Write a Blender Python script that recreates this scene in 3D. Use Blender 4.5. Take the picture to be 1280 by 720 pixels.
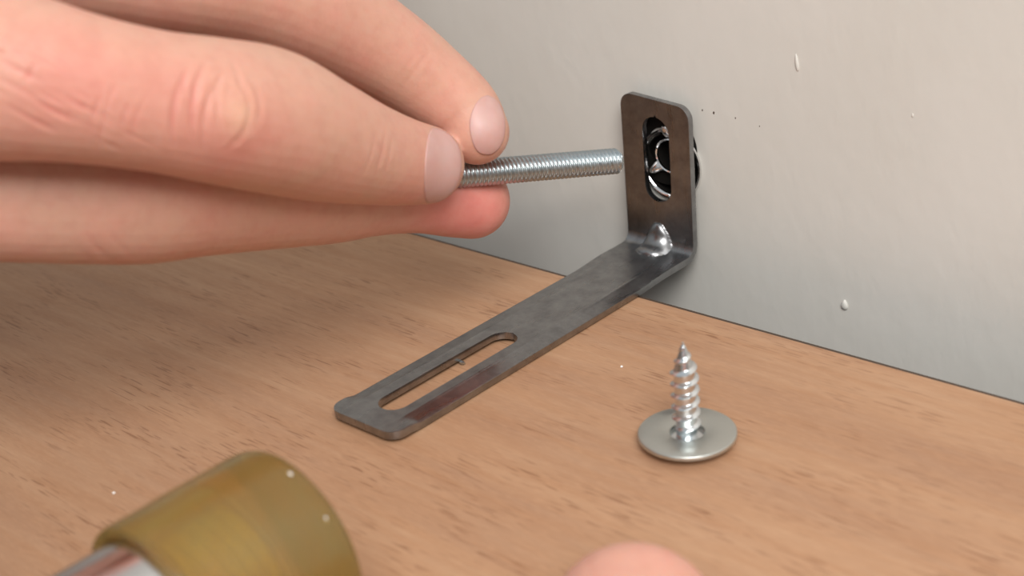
import bpy, bmesh, math, random
import numpy as np
from mathutils import Vector, Matrix
from mathutils.bvhtree import BVHTree
from math import sin, cos, pi, sqrt, radians

for o in list(bpy.data.objects):
    bpy.data.objects.remove(o)
scn = bpy.context.scene
COL = scn.collection
MM = 0.001                       # everything below is written in millimetres

# ---------------------------------------------------------------- camera
cam_data = bpy.data.cameras.new('camera')
cam = bpy.data.objects.new('camera', cam_data)
COL.objects.link(cam)
Rt = Vector((0.73923803, 0.66715886, -0.09179423))
Dn = Vector((0.21814334, -0.36617706, -0.90461475))
Fw = Vector((-0.63713469, 0.64870133, -0.41622828))
m3 = Matrix((Rt, -Dn, -Fw)).transposed()
cam.matrix_world = Matrix.Translation(Vector((200.838, -248.387, 135.152)) * MM) @ m3.to_4x4()
cam_data.sensor_width = 36.0
cam_data.lens = 1700.0 / 1280.0 * 36.0
cam_data.clip_start = 0.005
cam_data.clip_end = 20
cam_data.dof.use_dof = True
cam_data.dof.focus_distance = 0.305
cam_data.dof.aperture_fstop = 16.0
scn.camera = cam

# ---------------------------------------------------------------- light
W = bpy.data.worlds.new('room_light')
scn.world = W
W.use_nodes = True
wn = W.node_tree
bg = wn.nodes['Background']
tc = wn.nodes.new('ShaderNodeTexCoord')
sx = wn.nodes.new('ShaderNodeSeparateXYZ')
rp = wn.nodes.new('ShaderNodeValToRGB')
wn.links.new(tc.outputs['Generated'], sx.inputs[0])
mr = wn.nodes.new('ShaderNodeMapRange')
mr.inputs[1].default_value = -1.0
wn.links.new(sx.outputs[2], mr.inputs[0])
wn.links.new(mr.outputs[0], rp.inputs[0])
rp.color_ramp.elements[0].position = 0.35
rp.color_ramp.elements[0].color = (0.20, 0.17, 0.15, 1)
rp.color_ramp.elements[1].position = 0.85
rp.color_ramp.elements[1].color = (0.86, 0.90, 0.93, 1)
wn.links.new(rp.outputs[0], bg.inputs[0])
bg.inputs[1].default_value = 0.62


def area_light(name, loc, target, size, power, color):
    d = bpy.data.lights.new(name, 'AREA')
    d.shape = 'RECTANGLE'
    d.size, d.size_y = size
    d.energy = power
    d.color = color
    o = bpy.data.objects.new(name, d)
    COL.objects.link(o)
    o.location = loc
    o.rotation_euler = (Vector(target) - Vector(loc)).to_track_quat('-Z', 'Y').to_euler()
    return o


area_light('window_daylight', (0.46, -0.44, 0.58), (0.0, -0.03, 0.02), (0.42, 0.38), 7.2, (1.0, 0.975, 0.945))

scn.view_settings.view_transform = 'Standard'
scn.view_settings.look = 'None'
scn.view_settings.exposure = -0.13
scn.view_settings.gamma = 1.0
scn.view_settings.use_curve_mapping = False


# ---------------------------------------------------------------- helpers
def tag(o, label=None, cat=None, group=None, kind=None):
    if label: o['label'] = label
    if cat: o['category'] = cat
    if group: o['group'] = group
    if kind: o['kind'] = kind
    return o


def empty(name, loc, label, cat):
    o = bpy.data.objects.new(name, None)
    o.empty_display_size = 0.01
    COL.objects.link(o)
    o.location = Vector(loc) * MM
    return tag(o, label, cat)


def obj(name, bm, mat, parent=None, smooth=True, bevel=0, origin=None):
    """Link a bmesh in world millimetres as one mesh object in metres."""
    if origin is None:
        origin = Vector((0, 0, 0))
        if parent is not None:
            origin = Vector(parent.location) / MM
        elif len(bm.verts):
            lo = Vector([min(v.co[i] for v in bm.verts) for i in range(3)])
            hi = Vector([max(v.co[i] for v in bm.verts) for i in range(3)])
            origin = Vector(((lo.x + hi.x) / 2, (lo.y + hi.y) / 2, lo.z))
    else:
        origin = Vector(origin)
    for v in bm.verts:
        v.co = (v.co - origin) * MM
    me = bpy.data.meshes.new(name)
    bm.normal_update()
    bm.to_mesh(me)
    bm.free()
    if smooth:
        for p in me.polygons:
            p.use_smooth = True
        try:
            me.set_sharp_from_angle(angle=radians(38))
        except Exception:
            pass
    o = bpy.data.objects.new(name, me)
    COL.objects.link(o)
    me.materials.append(mat)
    if parent is not None:
        o.parent = parent
    else:
        o.location = origin * MM
    if bevel:
        md = o.modifiers.new('bevel', 'BEVEL')
        md.width = bevel * MM
        md.segments = 3
        md.limit_method = 'ANGLE'
        md.angle_limit = radians(40)
    return o


def box(bm, lo, hi):
    vs = [bm.verts.new((x, y, z)) for z in (lo[2], hi[2]) for y in (lo[1], hi[1]) for x in (lo[0], hi[0])]
    for f in ((0, 2, 3, 1), (4, 5, 7, 6), (0, 1, 5, 4), (2, 6, 7, 3), (0, 4, 6, 2), (1, 3, 7, 5)):
        bm.faces.new([vs[i] for i in f])


def frame_of(axis):
    a = Vector(axis).normalized()
    h = Vector((0, 0, 1)) if abs(a.z) < 0.9 else Vector((1, 0, 0))
    u = a.cross(h).normalized()
    return a, u, a.cross(u).normalized()


def lathe(bm, base, axis, prof, n=64, closed=False):
    """prof: (radius, distance along axis).  closed joins last ring to first."""
    a, u, w = frame_of(axis)
    base = Vector(base)
    rings = []
    for r, t in prof:
        if r < 1e-6:
            rings.append([bm.verts.new(base + a * t)])
        else:
            rings.append([bm.verts.new(base + a * t + u * (r * cos(2 * pi * i / n)) + w * (r * sin(2 * pi * i / n))) for i in range(n)])
    pairs = list(zip(rings[:-1], rings[1:]))
    if closed:
        pairs.append((rings[-1], rings[0]))
    for A, B in pairs:
        for i in range(n):
            j = (i + 1) % n
            if len(A) == 1 and len(B) == 1:
                continue
            if len(A) == 1:
                bm.faces.new((A[0], B[i], B[j]))
            elif len(B) == 1:
                bm.faces.new((A[i], B[0], A[j]))
            else:
                bm.faces.new((A[i], B[i], B[j], A[j]))
    bmesh.ops.recalc_face_normals(bm, faces=bm.faces)


def thread(bm, base, axis, length, rfun, pitch, depth, spr=10, n=40, sharp=0.5):
    """A real helical thread: radius depends on angle and height."""
    a, u, w = frame_of(axis)
    base = Vector(base)
    rows = int(length / pitch * spr)
    prev = None
    first = last = None
    for k in range(rows + 1):
        t = length * k / rows
        ring = []
        for i in range(n):
            th = 2 * pi * i / n
            ph = (t / pitch - i / n) % 1.0
            tri = max(0.0, 1 - abs(ph - 0.5) / sharp)
            r = rfun(t, tri, depth)
            ring.append(bm.verts.new(base + a * t + u * (r * cos(th)) + w * (r * sin(th))))
        if prev:
            for i in range(n):
                j = (i + 1) % n
                bm.faces.new((prev[i], ring[i], ring[j], prev[j]))
        else:
            first = ring
        prev = ring
    last = prev
    for ring in (first, last):
        bm.faces.new(ring)
    bmesh.ops.recalc_face_normals(bm, faces=bm.faces)


# ---------------------------------------------------------------- materials
class Nodes:
    def __init__(s, name):
        s.m = bpy.data.materials.new(name)
        s.m.use_nodes = True
        s.t = s.m.node_tree
        s.p = s.t.nodes['Principled BSDF']
        s.tc = s.t.nodes.new('ShaderNodeTexCoord')

    def new(s, kind, **kw):
        n = s.t.nodes.new(kind)
        for k, v in kw.items():
            setattr(n, k, v)
        return n

    def link(s, a, b):
        s.t.links.new(a, b)

    def coords(s, scale=(1, 1, 1), rot=(0, 0, 0)):
        mp = s.new('ShaderNodeMapping')
        mp.inputs['Scale'].default_value = [v * 1000 for v in scale]      # scale is per millimetre
        mp.inputs['Rotation'].default_value = rot
        s.link(s.tc.outputs['Object'], mp.inputs['Vector'])
        return mp.outputs[0]

    def noise(s, vec, scale=1.0, detail=4, rough=0.5, dist=0.0):
        n = s.new('ShaderNodeTexNoise')
        n.inputs['Scale'].default_value = scale
        n.inputs['Detail'].default_value = detail
        n.inputs['Roughness'].default_value = rough
        n.inputs['Distortion'].default_value = dist
        s.link(vec, n.inputs['Vector'])
        return n.outputs['Fac']

    def ramp(s, fac, stops):
        r = s.new('ShaderNodeValToRGB')
        el = r.color_ramp.elements
        while len(el) < len(stops):
            el.new(0.5)
        for e, (p, c) in zip(el, stops):
            e.position = p
            e.color = (c[0], c[1], c[2], 1) if not isinstance(c, (int, float)) else (c, c, c, 1)
        s.link(fac, r.inputs[0])
        return r.outputs[0]

    def mix(s, fac, a, b, mode='MIX'):
        n = s.new('ShaderNodeMix', data_type='RGBA', blend_type=mode)
        for sock, v in ((n.inputs[0], fac), (n.inputs[6], a), (n.inputs[7], b)):
            if isinstance(v, (int, float)):
                sock.default_value = v
            elif isinstance(v, tuple):
                sock.default_value = (v[0], v[1], v[2], 1)
            else:
                s.link(v, sock)
        return n.outputs[2]

    def bump(s, height, strength, dist, prev=None):
        b = s.new('ShaderNodeBump')
        b.inputs['Strength'].default_value = strength
        b.inputs['Distance'].default_value = dist * MM
        s.link(height, b.inputs['Height'])
        if prev is not None:
            s.link(prev, b.inputs['Normal'])
        return b.outputs[0]

    def set(s, **kw):
        for k, v in kw.items():
            k = k.replace('_', ' ')
            sock = s.p.inputs[k]
            if hasattr(v, 'is_output'):
                s.link(v, sock)
            elif isinstance(v, tuple) and len(v) == 3 and sock.type == 'RGBA':
                sock.default_value = (*v, 1)
            else:
                sock.default_value = v
        return s


def mat_wood():
    n = Nodes('beech_laminate')
    big = n.noise(n.coords((0.006, 0.05, 0.05)), 1, 4, 0.6, 0.4)
    mid = n.noise(n.coords((0.03, 0.35, 0.35)), 1, 5, 0.6, 0.3)
    col = n.ramp(big, [(0.30, (0.38, 0.215, 0.130)), (0.5, (0.46, 0.270, 0.160)), (0.72, (0.53, 0.325, 0.195))])
    col = n.mix(n.ramp(mid, [(0.35, 0.0), (0.7, 0.65)]), col, (0.40, 0.205, 0.105))
    fine = n.noise(n.coords((0.35, 1.8, 1.8)), 1, 3, 0.6)
    col = n.mix(n.ramp(fine, [(0.45, 0.0), (0.75, 0.25)]), col, (0.62, 0.37, 0.22))
    # short dark pores, long in the grain direction
    fl = n.noise(n.coords((0.20, 2.9, 2.9)), 1, 0, 0.5, 0.0)
    fmask = n.ramp(fl, [(0.64, 0.0), (0.72, 1.0)])
    gate = n.ramp(n.noise(n.coords((0.05, 0.12, 0.1)), 1, 2), [(0.42, 0.05), (0.64, 0.6)])
    pm = n.mix(1.0, fmask, gate, 'MULTIPLY')
    col = n.mix(pm, col, (0.20, 0.085, 0.04))
    n.set(Base_Color=col, Roughness=0.48, Normal=n.bump(fine, 0.12, 0.05))
    n.p.inputs['Specular IOR Level'].default_value = 0.35
    return n.m


def mat_wall():
    n = Nodes('greige_wall_paint')
    c = n.noise(n.coords((0.02, 0.02, 0.02)), 1, 3)
    col = n.ramp(c, [(0.3, (0.665, 0.65, 0.60)), (0.7, (0.71, 0.695, 0.65))])
    a = n.noise(n.coords((0.7, 0.7, 0.32)), 1, 4, 0.6)
    b = n.noise(n.coords((0.22, 0.22, 0.12)), 1, 3, 0.5)
    nb = n.bump(b, 0.4, 0.35)
    n.set(Base_Color=col, Roughness=0.55, Normal=n.bump(a, 0.22, 0.14, nb))
    return n.m


def mat_metal(name, col, rough, metallic=1.0, grain=None, spots=None):
    n = Nodes(name)
    c = col
    if spots:
        sp = n.noise(n.coords((0.25, 0.25, 0.25)), 1, 5, 0.65)
        c = n.mix(n.ramp(sp, [(0.35, 0.0), (0.7, 1.0)]), col, spots)
    n.set(Base_Color=c, Metallic=metallic, Roughness=rough)
    if grain:
        g = n.noise(n.coords(grain), 1, 4, 0.6)
        n.set(Normal=n.bump(g, 0.18, 0.04))
        n.set(Roughness=n.ramp(g, [(0.3, rough * 0.8), (0.7, min(1, rough * 1.25))]))
    return n.m


def mat_skin(name, base, pink, attr=True, bumpy=1.0):
    n = Nodes(name)
    c1 = n.noise(n.coords((0.10, 0.10, 0.10)), 1, 4, 0.6)
    col = n.mix(n.ramp(c1, [(0.35, 0.0), (0.68, 0.8)]), base, pink)
    if attr:
        at = n.new('ShaderNodeAttribute', attribute_name='tint')
        sp = n.new('ShaderNodeSeparateColor')
        n.link(at.outputs['Color'], sp.inputs[0])
        col = n.mix(sp.outputs[0], col, (0.64, 0.215, 0.185))       # red, well supplied skin
        col = n.mix(sp.outputs[1], col, (0.72, 0.47, 0.33))       # paler skin stretched over bone
    pores = n.new('ShaderNodeTexVoronoi')
    pores.inputs['Scale'].default_value = 1.0
    n.link(n.coords((1.7, 1.7, 1.7)), pores.inputs['Vector'])
    fine = n.noise(n.coords((0.5, 0.5, 0.5)), 1, 5, 0.65)
    mott = n.noise(n.coords((0.28, 0.28, 0.28)), 1, 4, 0.6)
    col = n.mix(n.ramp(mott, [(0.40, 0.0), (0.68, 0.16)]), col, (0.74, 0.46, 0.36))
    col = n.mix(n.ramp(mott, [(0.32, 0.18), (0.50, 0.0)]), col, (0.52, 0.24, 0.185))
    b1 = n.bump(pores.outputs['Distance'], 0.16 * bumpy, 0.10)
    n.set(Base_Color=col, Roughness=0.52, Normal=n.bump(fine, 0.35 * bumpy, 0.30, b1))
    n.p.inputs['Subsurface Weight'].default_value = 0.35
    n.p.inputs['Subsurface Radius'].default_value = (1.0, 0.35, 0.2)
    n.p.inputs['Subsurface Scale'].default_value = 0.0022
    n.p.inputs['Specular IOR Level'].default_value = 0.32
    return n.m


M_WOOD = mat_wood()
M_WALL = mat_wall()
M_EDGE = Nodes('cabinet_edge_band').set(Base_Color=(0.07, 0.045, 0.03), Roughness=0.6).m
M_STEEL = mat_metal('dark_bracket_steel', (0.35, 0.355, 0.36), 0.30, 1.0, (0.5, 0.06, 0.06), (0.235, 0.235, 0.24))
M_ZINC = mat_metal('zinc_plated_steel', (0.50, 0.56, 0.58), 0.32, 1.0, (0.8, 0.8, 0.8))
M_WASHER = mat_metal('dull_zinc', (0.60, 0.62, 0.59), 0.36, 1.0, (0.7, 0.7, 0.7))
M_CHROME = mat_metal('bright_chrome', (0.80, 0.80, 0.80), 0.10, 1.0)
M_BARREL = mat_metal('satin_barrel_steel', (0.74, 0.74, 0.75), 0.22, 1.0, (0.3, 0.3, 0.3))
M_SCREW = mat_metal('screw_steel', (0.72, 0.76, 0.78), 0.24, 1.0)
M_SHADE = Nodes('painted_shade').set(Base_Color=(0.012, 0.011, 0.010), Roughness=0.9, Specular_IOR_Level=0.05).m  # near-black colour standing in for shade in and around the insert
M_SKIN = mat_skin('skin', (0.60, 0.345, 0.255), (0.635, 0.31, 0.24))
M_SKIN2 = mat_skin('fingertip_skin', (0.66, 0.34, 0.26), (0.68, 0.32, 0.25), attr=False)
nn = Nodes('fingernail')
nn.set(Base_Color=nn.ramp(nn.noise(nn.coords((0.2, 0.2, 0.2)), 1, 3), [(0.35, (0.60, 0.335, 0.30)), (0.65, (0.63, 0.38, 0.35))]), Roughness=0.46)
nn.p.inputs['Subsurface Weight'].default_value = 0.3
nn.p.inputs['Subsurface Scale'].default_value = 0.0015
M_NAIL = nn.m
M_NAILTIP = Nodes('fingernail_edge').set(Base_Color=(0.80, 0.66, 0.58), Roughness=0.4).m
na = Nodes('amber_plastic')
na.set(Base_Color=na.ramp(na.noise(na.coords((0.08, 0.08, 0.08)), 1, 4), [(0.35, (0.62, 0.40, 0.12)), (0.65, (0.57, 0.44, 0.15))]),
       Roughness=0.22, Normal=na.bump(na.noise(na.coords((0.5, 0.5, 0.5)), 1, 4), 0.25, 0.2))
na.p.inputs['Transmission Weight'].default_value = 0.8
na.p.inputs['IOR'].default_value = 1.45
M_AMBER = na.m
M_STUD = Nodes('yellow_stud_plastic').set(Base_Color=(0.72, 0.66, 0.12), Roughness=0.5).m
M_HANDLE = Nodes('black_handle_rubber').set(Base_Color=(0.03, 0.03, 0.03), Roughness=0.6).m
M_DUST = Nodes('white_dust').set(Base_Color=(0.85, 0.83, 0.80), Roughness=0.7).m

# ---------------------------------------------------------------- structure
WOODZ = -2.6
WALLY = 4.6
NUT = Vector((11.2, WALLY, 20.6))      # centre of the threaded insert on the wall

# wall: front face with a round hole for the insert, and a thickness behind
bm = bmesh.new()
HR, N = 7.9, 64
ring_f, ring_b, sq = [], [], []
for i in range(N):
    a = 2 * pi * i / N
    c, s = cos(a), sin(a)
    ring_f.append(bm.verts.new((NUT.x + HR * c, WALLY, NUT.z + HR * s)))
    ring_b.append(bm.verts.new((NUT.x + HR * c, WALLY + 14, NUT.z + HR * s)))
    k = 20 / max(abs(c), abs(s))
    sq.append(bm.verts.new((NUT.x + k * c, WALLY, NUT.z + k * s)))
for i in range(N):
    j = (i + 1) % N
    bm.faces.new((ring_f[i], ring_f[j], sq[j], sq[i]))
    bm.faces.new((ring_f[i], ring_b[i], ring_b[j], ring_f[j]))
bm.faces.new(list(reversed(ring_b)))
X0, X1, Z0, Z1 = -700.0, 700.0, -500.0, 900.0
out = []
for i in range(N):
    v = sq[i].co
    dx, dz = v.x - NUT.x, v.z - NUT.z
    ox = X1 if dx > 19.999 else X0 if dx < -19.999 else v.x
    oz = Z1 if dz > 19.999 else Z0 if dz < -19.999 else v.z
    out.append(bm.verts.new((ox, WALLY, oz)))
for i in range(N):
    j = (i + 1) % N
    bm.faces.new((sq[i], sq[j], out[j], out[i]))
back = [bm.verts.new((v.co.x, WALLY + 60, v.co.z)) for v in out]
for i in range(N):
    j = (i + 1) % N
    bm.faces.new((out[i], out[j], back[j], back[i]))
bm.faces.new(list(reversed(back)))
bmesh.ops.recalc_face_normals(bm, faces=bm.faces)
wall = obj('wall_back', bm, M_WALL, smooth=False, origin=(0, 0, 0))
tag(wall, 'greige painted wall behind the bracket', kind='structure')


def drip(u, w, ln, wd, ht, tilt):
    b = bmesh.new()
    bmesh.ops.create_icosphere(b, subdivisions=3, radius=1.0)
    for v in b.verts:
        x, y, z = v.co
        taper = 1.0 - 0.35 * z
        x, z = x * wd * taper, z * ln
        x, z = x * cos(tilt) - z * sin(tilt), x * sin(tilt) + z * cos(tilt)
        v.co = (u + x, WALLY + y * ht, w + z)
    return obj('paint_drip', b, M_WALL, wall)


drip(46.4, 50.1, 2.0, 0.42, 0.40, 0.12)
drip(58.7, -5.8, 1.3, 0.85, 0.65, 0.0)
for sx_, sz_, sr_ in ((20.8, 35.6, 0.20), (24.0, 35.4, 0.28), (30.0, 35.0, 0.18), (36.5, 34.0, 0.14)):
    b = bmesh.new()
    bmesh.ops.create_icosphere(b, subdivisions=1, radius=1.0)
    for v in b.verts:
        v.co = (sx_ + v.co.x * sr_, WALLY + v.co.y * 0.06, sz_ + v.co.z * sr_ * 1.5)
    obj('dark_speck', b, M_EDGE, wall)
drip(74.0, 42.0, 0.45, 0.2, 0.2, 0.0)

# cabinet: top panel lying in front of the wall, gap behind it
cab = empty('cabinet', (0, -200, -500), 'beech-effect wooden cabinet top filling the foreground, gap behind it to the wall', 'cabinet')
bm = bmesh.new(); box(bm, (-420, -420, WOODZ - 16), (420, -21.9, WOODZ))
obj('top_panel', bm, M_WOOD, cab, smooth=False, bevel=0.25)
bm = bmesh.new(); box(bm, (-420, -21.9, WOODZ - 15.4), (420, -21.1, WOODZ - 0.12))
obj('edge_band', bm, M_EDGE, cab, smooth=False)
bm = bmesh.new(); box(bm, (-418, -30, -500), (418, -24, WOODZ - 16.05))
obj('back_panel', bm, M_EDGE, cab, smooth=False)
bm = bmesh.new(); box(bm, (-418, -418, -500), (-400, -30.1, WOODZ - 16.05))
obj('side_panel', bm, M_WOOD, cab, smooth=False)
bm = bmesh.new(); box(bm, (400, -418, -500), (418, -30.1, WOODZ - 16.05))
obj('side_panel', bm, M_WOOD, cab, smooth=False)
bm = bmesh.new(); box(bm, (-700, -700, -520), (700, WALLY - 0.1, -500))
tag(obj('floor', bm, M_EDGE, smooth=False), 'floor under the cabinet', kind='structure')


# ---------------------------------------------------------------- angle bracket
def build_bracket():
    L, H, Wd, r, T = 101.4, 38.0, 20.0, 2.6, 1.7
    sl = L - r
    sa = sl + pi * r / 2
    S = sa + (H - r)

    def sm(x):
        x = min(1, max(0, x))
        return x * x * (3 - 2 * x)

    def point(u, s):
        edge = max(0.0, 1 - min(u, Wd - u) / 3.7)
        ramp = sm((s - 4.5) / 3.5) * sm((sl - 8 - s) / 12)
        drop = -0.62 * edge * ramp
        drop += 0.10 * math.exp(-((min(u, Wd - u) - 3.75) / 0.22) ** 2) * ramp
        # pressed gusset dimple across the bend
        g = 0.0
        q = (s - (sl + sa) / 2) / 5.8
        p = (u - 9.7) / (4.1 * (1.0 - 0.3 * q))
        rr = q * q + p * p
        if rr < 1:
            g = 2.5 * (1 - rr) ** 0.7
        if s <= sl:
            y, z, ny, nz = -L + s, 0.0, 0.0, 1.0
        elif s <= sa:
            a = (s - sl) / r
            y, z = -r + r * sin(a), r - r * cos(a)
            ny, nz = -sin(a), cos(a)
        else:
            y, z, ny, nz = 0.0, r + (s - sa), -1.0, 0.0
            k = sm((z - 14) / 24)
            z += k * 0.9 * (1 - u / 10)
        # the gusset pushes along the bisector
        h = drop
        y += ny * h - g * 0.7071
        z += nz * h + g * 0.7071
        return Vector((u, y, z))

    slots = [(L - 95.2, L - 55.6, 10.2, 3.45), (sa + 12.0 - r, sa + 33.7 - r, 10.1, 3.95)]
    marks = set()

    def addrange(a, b, n):
        for i in range(n + 1):
            marks.add(round(a + (b - a) * i / n, 4))
    addrange(0, S, 150)
    addrange(sl - 6, sa + 6, 44)
    addrange(4, 9, 10)
    for a, b, c, hw in slots:
        for i in range(15):
            t = hw * (1 - cos(i / 14 * pi / 2))
            marks.add(round(a + t, 4)); marks.add(round(b - t, 4))
    RC = 3.3
    for i in range(11):
        t = RC * (1 - cos(i / 10 * pi / 2))
        marks.add(round(t, 4)); marks.add(round(S - t, 4))
    ss = sorted(marks)
    clean = [ss[0]]
    for s in ss[1:]:
        if s - clean[-1] > 0.04:
            clean.append(s)
    ss = clean
    bm = bmesh.new()
    n = 26
    rowsL, rowsR = [], []
    for s in ss:
        e = 0.0
        if s < RC: e = RC - sqrt(max(0, RC * RC - (RC - s) ** 2))
        if s > S - RC: e = RC - sqrt(max(0, RC * RC - (s - S + RC) ** 2))
        c, h = 10.15, 0.0
        for a, b, cc, hw in slots:
            if a <= s <= b:
                h = hw
                if s < a + hw: h = sqrt(max(0, hw * hw - (a + hw - s) ** 2))
                if s > b - hw: h = sqrt(max(0, hw * hw - (s - b + hw) ** 2))
        rowsL.append([bm.verts.new(point(e + (c - h - e) * i / n, s)) for i in range(n + 1)])
        rowsR.append([bm.verts.new(point(c + h + (Wd - e - c - h) * i / n, s)) for i in range(n + 1)])
    for rows in (rowsL, rowsR):
        for A, B in zip(rows[:-1], rows[1:]):
            for i in range(n):
                bm.faces.new((A[i], A[i + 1], B[i + 1], B[i]))
    bmesh.ops.remove_doubles(bm, verts=bm.verts, dist=0.01)
    me = bpy.data.meshes.new('tmp')
    bm.normal_update(); bm.to_mesh(me); bm.free()
    up = sum(p.normal.z for p in me.polygons if p.center.y < -20)
    o = bpy.data.objects.new('tmp', me)
    COL.objects.link(o)
    if up < 0:
        me.flip_normals()
    md = o.modifiers.new('s', 'SOLIDIFY'); md.thickness = T; md.offset = -1
    mb = o.modifiers.new('b', 'BEVEL'); mb.width = 0.22; mb.segments = 2; mb.limit_method = 'ANGLE'; mb.angle_limit = radians(50)
    dg = bpy.context.evaluated_depsgraph_get()
    ev = o.evaluated_get(dg)
    bm = bmesh.new(); bm.from_mesh(ev.to_mesh())
    bpy.data.objects.remove(o)
    return bm


br = obj('angle_bracket', build_bracket(), M_STEEL, origin=(10, -50, WOODZ))
tag(br, 'dark grey steel angle bracket with slots, lying on the wood and rising against the wall', 'bracket')

# ---------------------------------------------------------------- threaded insert in the wall
ins = empty('threaded_insert', NUT, 'chrome round threaded insert set in the wall behind the bracket slot', 'insert')
bm = bmesh.new()
lathe(bm, NUT, (0, -1, 0), [(7.95, 0.0), (8.3, 0.0), (8.8, 0.15), (9.0, 0.5), (8.9, 0.9), (8.5, 1.0), (8.2, 0.8), (7.95, 0.5)], 96, closed=True)
obj('flange', bm, M_CHROME, ins)
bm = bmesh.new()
lathe(bm, NUT, (0, -1, 0), [(0, -3.0), (7.88, -3.0), (7.88, 0.2), (7.6, 0.2), (7.6, -2.6), (0, -2.6)], 72)  # plate's dark reflection and shade in the flange, painted as a black cup
obj('shade_cup', bm, M_SHADE, ins)
BAR = NUT + Vector((0.9, 0, 2.7))
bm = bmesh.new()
lathe(bm, (9.3, WALLY, 24.6), (0, -1, 0), [(5.0, 0.0), (9.6, 0.0), (9.6, 0.28), (5.0, 0.28)], 72, closed=True)  # added black disc standing for the plate's shade on the wall
obj('shade_disc', bm, M_SHADE, ins)
bm = bmesh.new()
lathe(bm, BAR, (0, -1, 0), [(3.9, 1.9), (4.15, 2.1), (4.4, 1.9), (4.45, 0.4), (4.45, -2.5), (3.9, -2.5)], 72, closed=True)
obj('barrel', bm, M_CHROME, ins)
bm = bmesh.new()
lathe(bm, BAR, (0, -1, 0), [(0, -2.0), (3.88, -2.0), (3.88, 1.2), (3.80, 1.2), (3.80, -1.9), (0, -1.9)], 48)  # black lining paints in the darkness of the barrel hole
obj('barrel_bottom', bm, M_SHADE, ins)
for ang in (100, 220, 340):
    bm = bmesh.new()
    a = radians(ang)
    rad = Vector((cos(a), 0, sin(a))); tan = Vector((-sin(a), 0, cos(a))); nrm = Vector((0, -1, 0))
    rows = []
    for k in range(9):
        t = k / 8
        q = BAR + rad * (4.6 + 2.9 * t) + nrm * (0.5 + 1.3 * sin(t * pi * 0.6))
        wd = 1.5 * (1 - 0.75 * t)
        rows.append([bm.verts.new(q + tan * wd * x + nrm * (0.35 * (1 - x * x))) for x in (-1, -0.5, 0, 0.5, 1)])
    for A, B in zip(rows[:-1], rows[1:]):
        for i in range(4):
            bm.faces.new((A[i], A[i + 1], B[i + 1], B[i]))
    p = obj('prong', bm, M_CHROME, ins)
    md = p.modifiers.new('s', 'SOLIDIFY'); md.thickness = 0.4 * MM

# ---------------------------------------------------------------- threaded rod
tip = Vector((16.80, -22.64, 31.13))
left = Vector((-3.78, -76.77, 40.73))
ax = (left - tip)
LEN = 62.0
bm = bmesh.new()


def rod_r(t, tri, d):
    core, out = 2.52, 3.0
    lim = 2.1 + min(t, LEN - t) * 1.1
    return min(core + (out - core) * tri, lim)


thread(bm, tip, ax, LEN, rod_r, 1.0, 0.5, spr=8, n=36)
rod = obj('threaded_rod', bm, M_ZINC, origin=(tip + ax.normalized() * 31))
tag(rod, 'zinc threaded rod pinched between the fingers, pointing at the bracket slot', 'threaded rod')

# ---------------------------------------------------------------- washer and screw
SC = Vector((66.8, -68.6, 0))
bm = bmesh.new()
lathe(bm, SC, (0, 0, 1), [(3.25, -0.9), (9.25, -0.9), (9.4, -0.8), (9.4, -0.2), (9.32, -0.06), (9.2, 0.0), (3.55, 0.0), (3.35, -0.08), (3.25, -0.3)], 128, closed=True)
washer = obj('washer', bm, M_WASHER, origin=(SC.x, SC.y, -0.9))
tag(washer, 'flat round grey zinc washer around the foot of the upright screw', 'washer')
SB = Vector((66.2, -67.9, 0))
scr = empty('wood_screw', (SB.x, SB.y, WOODZ), 'silver wood screw standing point up through the washer on the wood', 'screw')
bm = bmesh.new()


def scr_r(t, tri, d):
    top = 20.4
    core = 2.0 if t < 14.5 else 2.0 * max(0.06, (top - t) / (top - 14.5)) ** 0.8
    tp = max(0.0, min(1.0, (t - 1.6) / 1.4)) * max(0.0, min(1.0, (top - 0.6 - t) / 5.5))
    return core + 0.8 * tri * tp


thread(bm, (SB.x, SB.y, -1.8), (0, 0, 1), 20.3, scr_r, 2.4, 0.9, spr=26, n=40, sharp=0.2)
obj('threaded_shank', bm, M_SCREW, scr)
bm = bmesh.new()
lathe(bm, (SB.x, SB.y, WOODZ), (0, 0, 1), [(0, 0.0), (2.6, 0.02), (3.6, 0.35), (4.0, 0.9), (4.0, 1.66), (2.9, 1.7), (2.2, 1.8), (0, 1.8)], 48)
obj('screw_head', bm, M_SCREW, scr)

# ---------------------------------------------------------------- mallet
MX, MR = 49.3, 16.6
MZ = WOODZ + MR + 0.02
mal = empty('mallet', (MX, -190, WOODZ), 'soft-face mallet head with steel barrel and amber translucent end, cropped at bottom left', 'mallet')
bm = bmesh.new()
lathe(bm, (MX, -147.6, MZ), (0, -1, 0),
      [(0, -0.9), (11.5, -0.7), (14.8, -0.3), (15.9, 0.4), (16.4, 1.6), (MR, 3.2), (MR, 15), (16.45, 20), (16.5, 25.2), (16.2, 26.0), (15.6, 26.2),
       (14.9, 26.0), (14.6, 24.4), (12.4, 24.2), (12.2, 11.0), (11.4, 10.2), (0, 10.0)], 128)
face = obj('plastic_face', bm, M_AMBER, mal)
tag(face, 'amber translucent plastic striking face')
bm = bmesh.new()
thread(bm, (MX, -158.6, MZ), (0, -1, 0), 13.2, lambda t, tri, d: 10.6 + 0.9 * tri, 2.4, 0.9, spr=8, n=48)
obj('threaded_stud', bm, M_STUD, mal)
bm = bmesh.new()
lathe(bm, (MX, -172.2, MZ), (0, -1, 0), [(0, 0.0), (13.9, 0.0), (14.3, 0.5), (14.3, 46), (13.6, 50), (10, 52), (0, 52)], 128)
obj('barrel', bm, M_BARREL, mal)
bm = bmesh.new()
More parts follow.
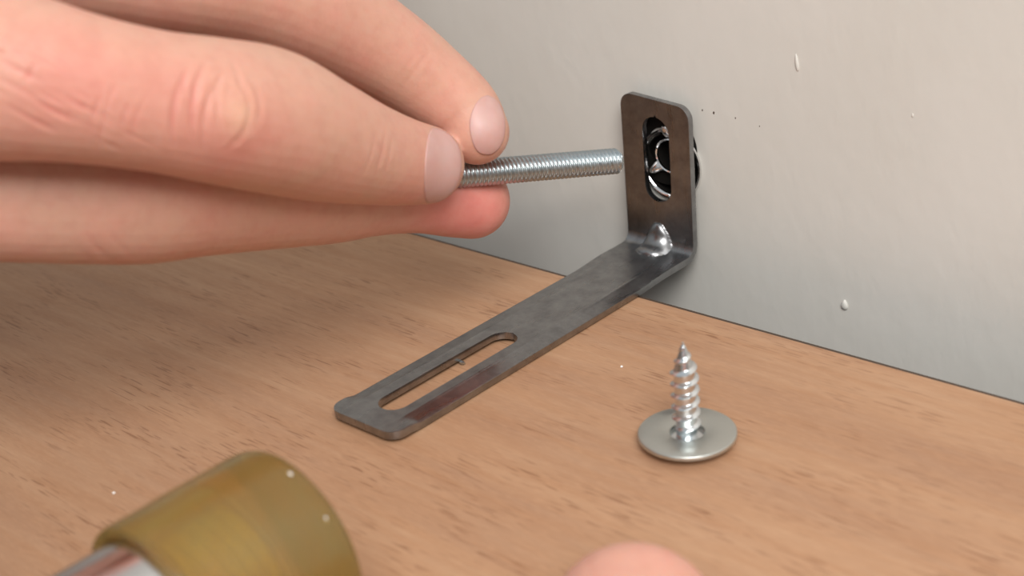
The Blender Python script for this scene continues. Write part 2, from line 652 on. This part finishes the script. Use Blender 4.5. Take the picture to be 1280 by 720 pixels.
lathe(bm, (MX, -196, MZ), (-1, 0, 0.0), [(0, 8.0), (9.5, 12), (9.5, 26), (8.0, 40), (10.5, 90), (11.5, 180), (10.5, 230), (0, 236)], 48)
obj('handle', bm, M_HANDLE, mal)


# little nicks and scuffs on the amber face
def nick(px, sz, seed):
    rnd = random.Random(seed)
    b = bmesh.new()
    bmesh.ops.create_icosphere(b, subdivisions=2, radius=1)
    for v in b.verts:
        k = 0.75 + rnd.random() * 0.5
        v.co = Vector((px[0] + v.co.x * sz[0] * k, px[1] + v.co.y * sz[1] * k, px[2] + v.co.z * sz[2] * k))
    return b


def on_face(ang, t, dr=0.0):
    a = radians(ang)
    return (MX + (MR + dr) * cos(a), -147.6 - t, MZ + (MR + dr) * sin(a))


tag(obj('nick', nick(on_face(72, 2.3, -0.25), (0.55, 0.3, 0.2), 1), M_DUST, mal), 'pale nick on the rim of the amber face')
tag(obj('nick', nick(on_face(40, 2.6, -0.25), (0.2, 0.15, 0.55), 2), M_DUST, mal), 'pale scratch on the rim of the amber face')

# ---------------------------------------------------------------- crumbs
def crumb(name, loc, r, seed, mat, label, cat):
    rnd = random.Random(seed)
    b = bmesh.new()
    bmesh.ops.create_icosphere(b, subdivisions=1, radius=1)
    for v in b.verts:
        k = 0.7 + 0.6 * rnd.random()
        v.co = Vector(loc) + Vector((v.co.x * r[0] * k, v.co.y * r[1] * k, v.co.z * r[2] * k))
    return tag(obj(name, b, mat), label, cat)


crumb('metal_shaving', (7.4, -69.2, WOODZ + 0.55), (1.0, 0.55, 0.6), 4, M_ZINC, 'tiny grey metal shaving on the wood inside the bracket slot', 'shaving')
crumb('dust_speck', (37.5, -51.4, WOODZ + 0.18), (0.28, 0.28, 0.2), 5, M_DUST, 'tiny white dust speck on the wood between bracket and screw', 'speck')
crumb('dust_speck', (-7.00, -147.58, 2.08), (0.28, 0.28, 0.2), 6, M_DUST, 'tiny white dust speck on the wood above the mallet', 'speck')


# ---------------------------------------------------------------- hands
def catmull(pts, k=10):
    out = []
    n = len(pts)
    for i in range(n - 1):
        p0, p1, p2, p3 = (np.array(pts[max(0, min(n - 1, j))]) for j in (i - 1, i, i + 1, i + 2))
        for q in range(k):
            t = q / k
            out.append(0.5 * ((2 * p1) + (-p0 + p2) * t + (2 * p0 - 5 * p1 + 4 * p2 - p3) * t * t + (-p0 + 3 * p1 - 3 * p2 + p3) * t ** 3))
    out.append(np.array(pts[-1]))
    return out


def limb(bm, pts, n=32, k=10):
    """pts: ((x,y,z), r) - a tube with rounded ends and smoothly varying radius."""
    dat = catmull([(*p, r) for p, r in pts], k)
    P_ = [Vector(d[:3]) for d in dat]
    Rr = [float(d[3]) for d in dat]
    t0 = (P_[1] - P_[0]).normalized()
    t1 = (P_[-1] - P_[-2]).normalized()
    rings = []
    side = t0.cross(Vector((0.21, 0.37, 0.9))).normalized()
    seq = []
    for q in range(9):
        a = (q + 0.35) / 9 * pi / 2
        seq.append((P_[0] - t0 * Rr[0] * cos(a), Rr[0] * sin(a), t0))
    for i in range(len(P_)):
        t = (P_[min(i + 1, len(P_) - 1)] - P_[max(i - 1, 0)]).normalized()
        seq.append((P_[i], Rr[i], t))
    for q in range(9):
        a = pi / 2 - (q + 0.65) / 9 * pi / 2
        seq.append((P_[-1] + t1 * Rr[-1] * cos(a), Rr[-1] * sin(a), t1))
    prev = None
    for c, r, t in seq:
        side = (side - t * side.dot(t)).normalized()
        up = t.cross(side)
        ring = [bm.verts.new(c + side * (r * cos(2 * pi * i / n)) + up * (r * sin(2 * pi * i / n))) for i in range(n)]
        if prev:
            for i in range(n):
                j = (i + 1) % n
                bm.faces.new((prev[i], prev[j], ring[j], ring[i]))
        else:
            bm.faces.new(list(reversed(ring)))
        prev = ring
    bm.faces.new(prev)


def fuse(bm, voxel, smooth):
    me = bpy.data.meshes.new('tmp')
    bmesh.ops.recalc_face_normals(bm, faces=bm.faces)
    bm.to_mesh(me); bm.free()
    o = bpy.data.objects.new('tmp', me); COL.objects.link(o)
    r = o.modifiers.new('r', 'REMESH'); r.mode = 'VOXEL'; r.voxel_size = voxel
    s = o.modifiers.new('s', 'SMOOTH'); s.factor = 0.5; s.iterations = smooth
    dg = bpy.context.evaluated_depsgraph_get()
    b = bmesh.new(); b.from_mesh(o.evaluated_get(dg).to_mesh())
    bpy.data.objects.remove(o)
    return b


INDEX = [
    ((5.40, -71.04, 44.02), 8.15), ((5.79, -78.52, 47.38), 9.0), ((6.78, -87.61, 52.12), 10.1), ((7.97, -98.55, 58.47), 11.7),
    ((9.66, -110.62, 65.90), 12.9), ((11.07, -122.59, 71.52), 12.3), ((9.80, -132.00, 75.61), 11.6), ((6.56, -141.66, 79.93), 11.9), ((0.49, -149.93, 83.55), 13.4),
    ((-11.07, -156.89, 85.60), 15.2), ((-28.35, -165.02, 84.94), 16.5), ((-49.30, -174.18, 83.51), 17.5), ((-71.01, -185.39, 82.46), 17)]
MIDDLE = [
    ((6.67, -56.46, 46.78), 6.9), ((2.88, -56.03, 50.84), 7.8), ((-2.27, -59.05, 56.42), 8.8), ((-6.54, -64.88, 63.49), 9.7), ((-9.64, -73.73, 71.25), 10.7),
    ((-11.22, -84.24, 78.92), 11.8), ((-12.67, -95.41, 85.34), 12.3), ((-13.89, -111.11, 91.58), 12.2), ((-21.64, -124.67, 96.73), 12.5), ((-33.39, -138.73, 99.99), 14), ((-46.19, -154.18, 95.52), 16), ((-68.07, -172.74, 88.07), 18)]
RING = [
    ((-27.49, -48.59, 75.30), 7.0), ((-29.17, -55.30, 81.82), 8.4), ((-28.80, -65.30, 89.69), 9.6), ((-29.78, -79.53, 97.85), 10.4), ((-31.09, -92.83, 103.14), 10.8),
    ((-43.92, -111.92, 107.45), 11.5), ((-57.55, -135.65, 100.95), 14), ((-74.36, -161.01, 91.95), 17)]
LITTLE = [
    ((-35.44, -49.41, 95.79), 6.4), ((-40.55, -61.35, 104.23), 7.8), ((-47.93, -78.84, 112.28), 8.8), ((-59.90, -100.09, 116.71), 9.6), ((-70.96, -128.82, 108.10), 12), ((-86.40, -158.57, 94.96), 16)]
THUMB = [
    ((-2.37, -51.31, 27.78), 8.5), ((-3.64, -57.30, 30.01), 8.3), ((-5.38, -64.98, 32.71), 7.7), ((-7.43, -74.31, 35.74), 8.3), ((-7.77, -84.52, 39.56), 9.9),
    ((-7.75, -94.42, 43.32), 10.7), ((-7.66, -105.70, 47.22), 11.2), ((-7.37, -118.07, 51.53), 11.9), ((-7.95, -127.51, 54.51), 12.6), ((-11.15, -137.97, 57.52), 12.3), ((-17.91, -148.89, 60.47), 12.2),
    ((-27.52, -160.59, 64.16), 13.5), ((-44.63, -171.18, 69.05), 17), ((-65.35, -181.11, 73.26), 20), ((-84.20, -192.26, 77.53), 20)]
PALM1 = [((-30.54, -155.54, 86.25), 21), ((-50.14, -169.48, 84.93), 25), ((-74.65, -185.28, 83.41), 27), ((-99.31, -206.50, 83.27), 27), ((-130.00, -235.79, 84.61), 28), ((-181.88, -283.40, 89.81), 33)]
PALM2 = [((-57.45, -141.87, 100.71), 18), ((-77.21, -159.23, 94.28), 22), ((-92.00, -181.90, 86.39), 24)]
PALM3 = [((-49.34, -163.79, 73.35), 17), ((-67.39, -179.28, 76.83), 22)]

bm = bmesh.new()
for chain in (INDEX, MIDDLE, RING, LITTLE, THUMB, PALM1, PALM2, PALM3):
    limb(bm, chain)
bm = fuse(bm, 0.42, 7)

rng = random.Random(11)


def local(K, A, Dv):
    """Frame on the skin: centre K, along A, across B, facing direction Dv."""
    A = Vector(A).normalized()
    B = A.cross(Vector(Dv)).normalized()
    return Vector(K), A, B


K1, A1, B1 = local((20.47, -128.37, 74.55), Vector((9.66, -110.62, 65.90)) - Vector((9.80, -132.00, 75.61)), Fw)
creases = []
for u0, v0, half, bow, dep, wd in [(-7.8, -0.5, 6.5, 0.055, 0.34, 0.50), (-5.0, 0.5, 8.0, 0.060, 0.42, 0.55), (-2.9, -1.0, 7.0, 0.065, 0.40, 0.50),
                                   (-1.3, 1.5, 5.2, 0.065, 0.28, 0.42), (4.6, -0.3, 6.2, -0.06, 0.34, 0.65), (6.4, 1.0, 5.2, -0.06, 0.25, 0.7),
                                   (-6.4, 2.5, 4.0, 0.05, 0.22, 0.4), (2.9, 5.5, 3.0, -0.05, 0.22, 0.5)]:
    creases.append((K1, A1, B1, u0, v0, half, bow, dep, wd))
K2, A2, B2 = local((14.51, -93.98, 55.58), Vector((5.79, -78.52, 47.38)) - Vector((7.97, -98.55, 58.47)), Fw)
for u0, v0, half, bow, dep, wd in [(-3.0, -1, 5.2, 0.03, 0.14, 0.5), (0.3, 0, 6.0, 0.03, 0.17, 0.5), (3.0, 0.5, 5.0, 0.02, 0.12, 0.5)]:
    creases.append((K2, A2, B2, u0, v0, half, bow, dep, wd))
K3, A3, B3 = local((10.79, -70.19, 62.33), Vector((6.22, -59.50, 52.33)) - Vector((2.26, -71.09, 66.76)), Fw)
for u0, v0, half, bow, dep, wd in [(-2.6, 0, 5.0, 0.03, 0.06, 0.6), (-0.6, 0, 5.5, 0.03, 0.07, 0.6), (1.6, 0, 5, 0.02, 0.05, 0.6)]:
    creases.append((K3, A3, B3, u0, v0, half, bow, dep, wd))
# diagonal fine folds on the back of the hand at the left

for i in range(34):
    px = rng.uniform(0, 165)
    py = 95 + px * 0.42 + rng.gauss(0, 24)
    Kc = Vector((2.74, -150.52, 95.99)) + Rt * (px * 206 / 1700) + Dn * (py * 206 / 1700)
    Aa = (Rt * -0.55 + Dn * 1.0).normalized() if rng.random() < 0.8 else (Rt * 0.9 + Dn * 0.4).normalized()
    Kc, Aa, Bb = local(Kc, Aa, Fw)
    creases.append((Kc, Aa, Bb, 0.0, 0.0, rng.uniform(1.6, 4.2), rng.uniform(-0.03, 0.03), rng.uniform(0.12, 0.26), rng.uniform(0.25, 0.40)))
K5, A5, B5 = local((-1.08, -138.54, 48.44), (Rt * 0.8 - Dn * 0.45), Fw)
for u0, half, dep in [(-5, 5, 0.1), (-2.2, 6, 0.14), (1.2, 5, 0.1)]:
    creases.append((K5, A5, B5, u0, 0.0, half, 0.02, dep, 0.6))

bm.verts.ensure_lookup_table()
bm.normal_update()
co = np.array([v.co[:] for v in bm.verts])
no = np.array([v.normal[:] for v in bm.verts])
fw = np.array(Fw)
facing = np.clip(-(no @ fw) * 1.6, 0, 1)
disp = np.zeros(len(co))
for K, A, B, u0, v0, half, bow, dep, wd in creases:
    d = co - np.array(K)
    near = (d ** 2).sum(1) < 24 ** 2
    u = d @ np.array(A); v = d @ np.array(B) - v0
    uu = u - (u0 + bow * v * v)
    win = np.clip(1 - (v / half) ** 2, 0, 1)
    dep = dep * 0.8
    disp += near * (-dep * np.exp(-(uu / wd) ** 2) + 0.35 * dep * np.exp(-((np.abs(uu) - wd * 2.0) / wd) ** 2)) * win


def blob(center, rad):
    return np.exp(-(((co - np.array(center)) / rad) ** 2).sum(1))


disp += 0.75 * blob((22.04, -125.95, 73.52), 5.0)          # knuckle bone
disp *= facing
co2 = co + no * disp[:, None]
for v, c in zip(bm.verts, co2):
    v.co = c
# redness and paleness as the skin's own colour
red = 0.55 * blob((21.16, -124.91, 69.27), 8.0) + 0.35 * blob((19.36, -132.69, 76.71), 7.0) + 0.42 * blob((11.95, -151.03, 83.52), 10.0) + 0.2 * blob((18.56, -142.39, 84.46), 9.0)
red += 0.95 * blob((3.12, -55.00, 28.06), 9.5) + 0.6 * blob((0.44, -64.95, 31.06), 9.0) + 0.35 * blob((10.90, -83.29, 44.14), 8.0) + 0.25 * blob((9.67, -80.58, 76.67), 10.0)
creasered = np.clip(-disp * 1.3, 0, 0.4)
pale = 0.65 * blob((22.64, -125.48, 73.33), 3.6) + 0.2 * blob((13.44, -97.41, 68.68), 9)
red = np.clip(red + creasered, 0, 1)
pale = np.clip(pale, 0, 1)


def finish_skin(name, bm, mat, origin, red=None, pale=None):
    o = obj(name, bm, mat, origin=origin)
    me = o.data
    if red is not None:
        at = me.color_attributes.new('tint', 'FLOAT_COLOR', 'POINT')
        arr = np.zeros((len(me.vertices), 4), dtype=np.float32)
        arr[:, 0] = red; arr[:, 1] = pale; arr[:, 3] = 1
        at.data.foreach_set('color', arr.ravel())
    for p in me.polygons:
        p.use_smooth = True
    return o


HO = Vector((1.32, -128.42, 62.93))
tree = BVHTree.FromBMesh(bm)


def nail(parent, tree, c, ux, uy, cast, hw, hl, thick=0.24, lift=0.04):
    """Superelliptic nail patch cast onto the fingertip.  ux: along finger to the free edge, uy: across."""
    ux = Vector(ux).normalized(); uy = Vector(uy).normalized(); cast = Vector(cast).normalized()
    b = bmesh.new()
    n, rr = 56, 14
    rows = []
    for k in range(rr + 1):
        q = k / rr
        row = []
        for i in range(n):
            a = 2 * pi * i / n
            e = 2.6 if cos(a) > 0 else 1.9
            x = abs(cos(a)) ** (2 / e) * (1 if cos(a) > 0 else -1) * hl
            y = abs(sin(a)) ** (2 / e) * (1 if sin(a) > 0 else -1) * hw
            if cos(a) < 0:
                x *= 1.0
            p0 = Vector(c) + ux * x * q + uy * y * q
            hit = tree.ray_cast(p0 - cast * 20, cast, 60)
            loc = hit[0]
            nr = hit[1]
            if loc is None:
                loc, nr, _, _ = tree.find_nearest(p0)
            row.append(b.verts.new(loc + nr * (lift + 0.16 * (1 - q ** 6))))
            if k == 0:
                break
        rows.append(row)
    for k in range(rr):
        A, B = rows[k], rows[k + 1]
        for i in range(n):
            j = (i + 1) % n
            if len(A) == 1:
                b.faces.new((A[0], B[i], B[j]))
            else:
                b.faces.new((A[i], B[i], B[j], A[j]))
    for _ in range(3):
        bmesh.ops.smooth_vert(b, verts=b.verts, factor=0.5, use_axis_x=True, use_axis_y=True, use_axis_z=True)
    bmesh.ops.recalc_face_normals(b, faces=b.faces)
    b.normal_update()
    if sum(f.normal.dot(cast) for f in b.faces) > 0:
        bmesh.ops.reverse_faces(b, faces=b.faces)
    o = obj('fingernail', b, M_NAIL, parent)
    md = o.modifiers.new('s', 'SOLIDIFY'); md.thickness = thick * MM; md.offset = 0
    return o


hand = finish_skin('hand', bm, M_SKIN, HO, red, pale)
tag(hand, 'bare hand at the upper left pinching the threaded rod between fingertips and thumb', 'hand')
# nails of index and middle finger
nail(hand, tree, (12.99, -73.65, 46.34), Rt * 0.86 + Fw * 0.5, Dn * 1.0 - Rt * 0.03, Fw * 0.86 - Rt * 0.5, 7.6, 5.9)
nail(hand, tree, (12.34, -58.15, 49.88), Rt * 0.88 + Fw * 0.35 + Dn * 0.12, Dn * 1.0 - Rt * 0.12, Fw * 0.9 - Rt * 0.42, 6.3, 4.1)

# second hand: only its fingertip enters at the bottom edge
F2 = [((101.6, -129.8, 9.4), 12.6), ((111.4, -139.9, 10.4), 12.8), ((123.2, -150.9, 12.4), 12.0), ((138.3, -164.3, 17.4), 12.6), ((158.9, -179.6, 23.4), 13.5), ((185.9, -196.2, 29.4), 18.0)]
CURLED = [[((156.7, -164.5, 6.5), 8.0), ((154.2, -161.4, 14.0), 8.6), ((159.3, -167.6, 24.0), 9.2), ((177.8, -183.4, 31.0), 10.0), ((200.1, -203.9, 32.0), 13.0)],
          [((171.3, -152.3, 6.5), 8.0), ((168.7, -149.2, 14.0), 8.6), ((173.9, -155.4, 24.0), 9.2), ((190.0, -173.1, 31.0), 10.0), ((209.3, -196.2, 32.0), 13.0)],
          [((185.9, -140.1, 6.5), 8.0), ((183.3, -137.1, 14.0), 8.6), ((188.5, -143.2, 24.0), 9.2), ((202.3, -162.9, 31.0), 10.0), ((218.5, -188.5, 32.0), 13.0)]]
HEEL = [((190.5, -192.4, 27.0), 20.0), ((214.3, -211.5, 30.0), 25.0), ((238.3, -237.1, 34.0), 27.0), ((299.1, -303.5, 40.0), 27.0), ((409.5, -419.8, 55.0), 33.0)]
bm = bmesh.new()
limb(bm, F2)
limb(bm, HEEL)
for chain in CURLED:
    limb(bm, chain)
bm = fuse(bm, 0.6, 3)
tree2 = BVHTree.FromBMesh(bm)
h2 = finish_skin('hand', bm, M_SKIN2, Vector((98.69, -126.11, 7.60)))
tag(h2, 'second hand, only its pink thumb tip showing at the bottom edge below the screw', 'hand')
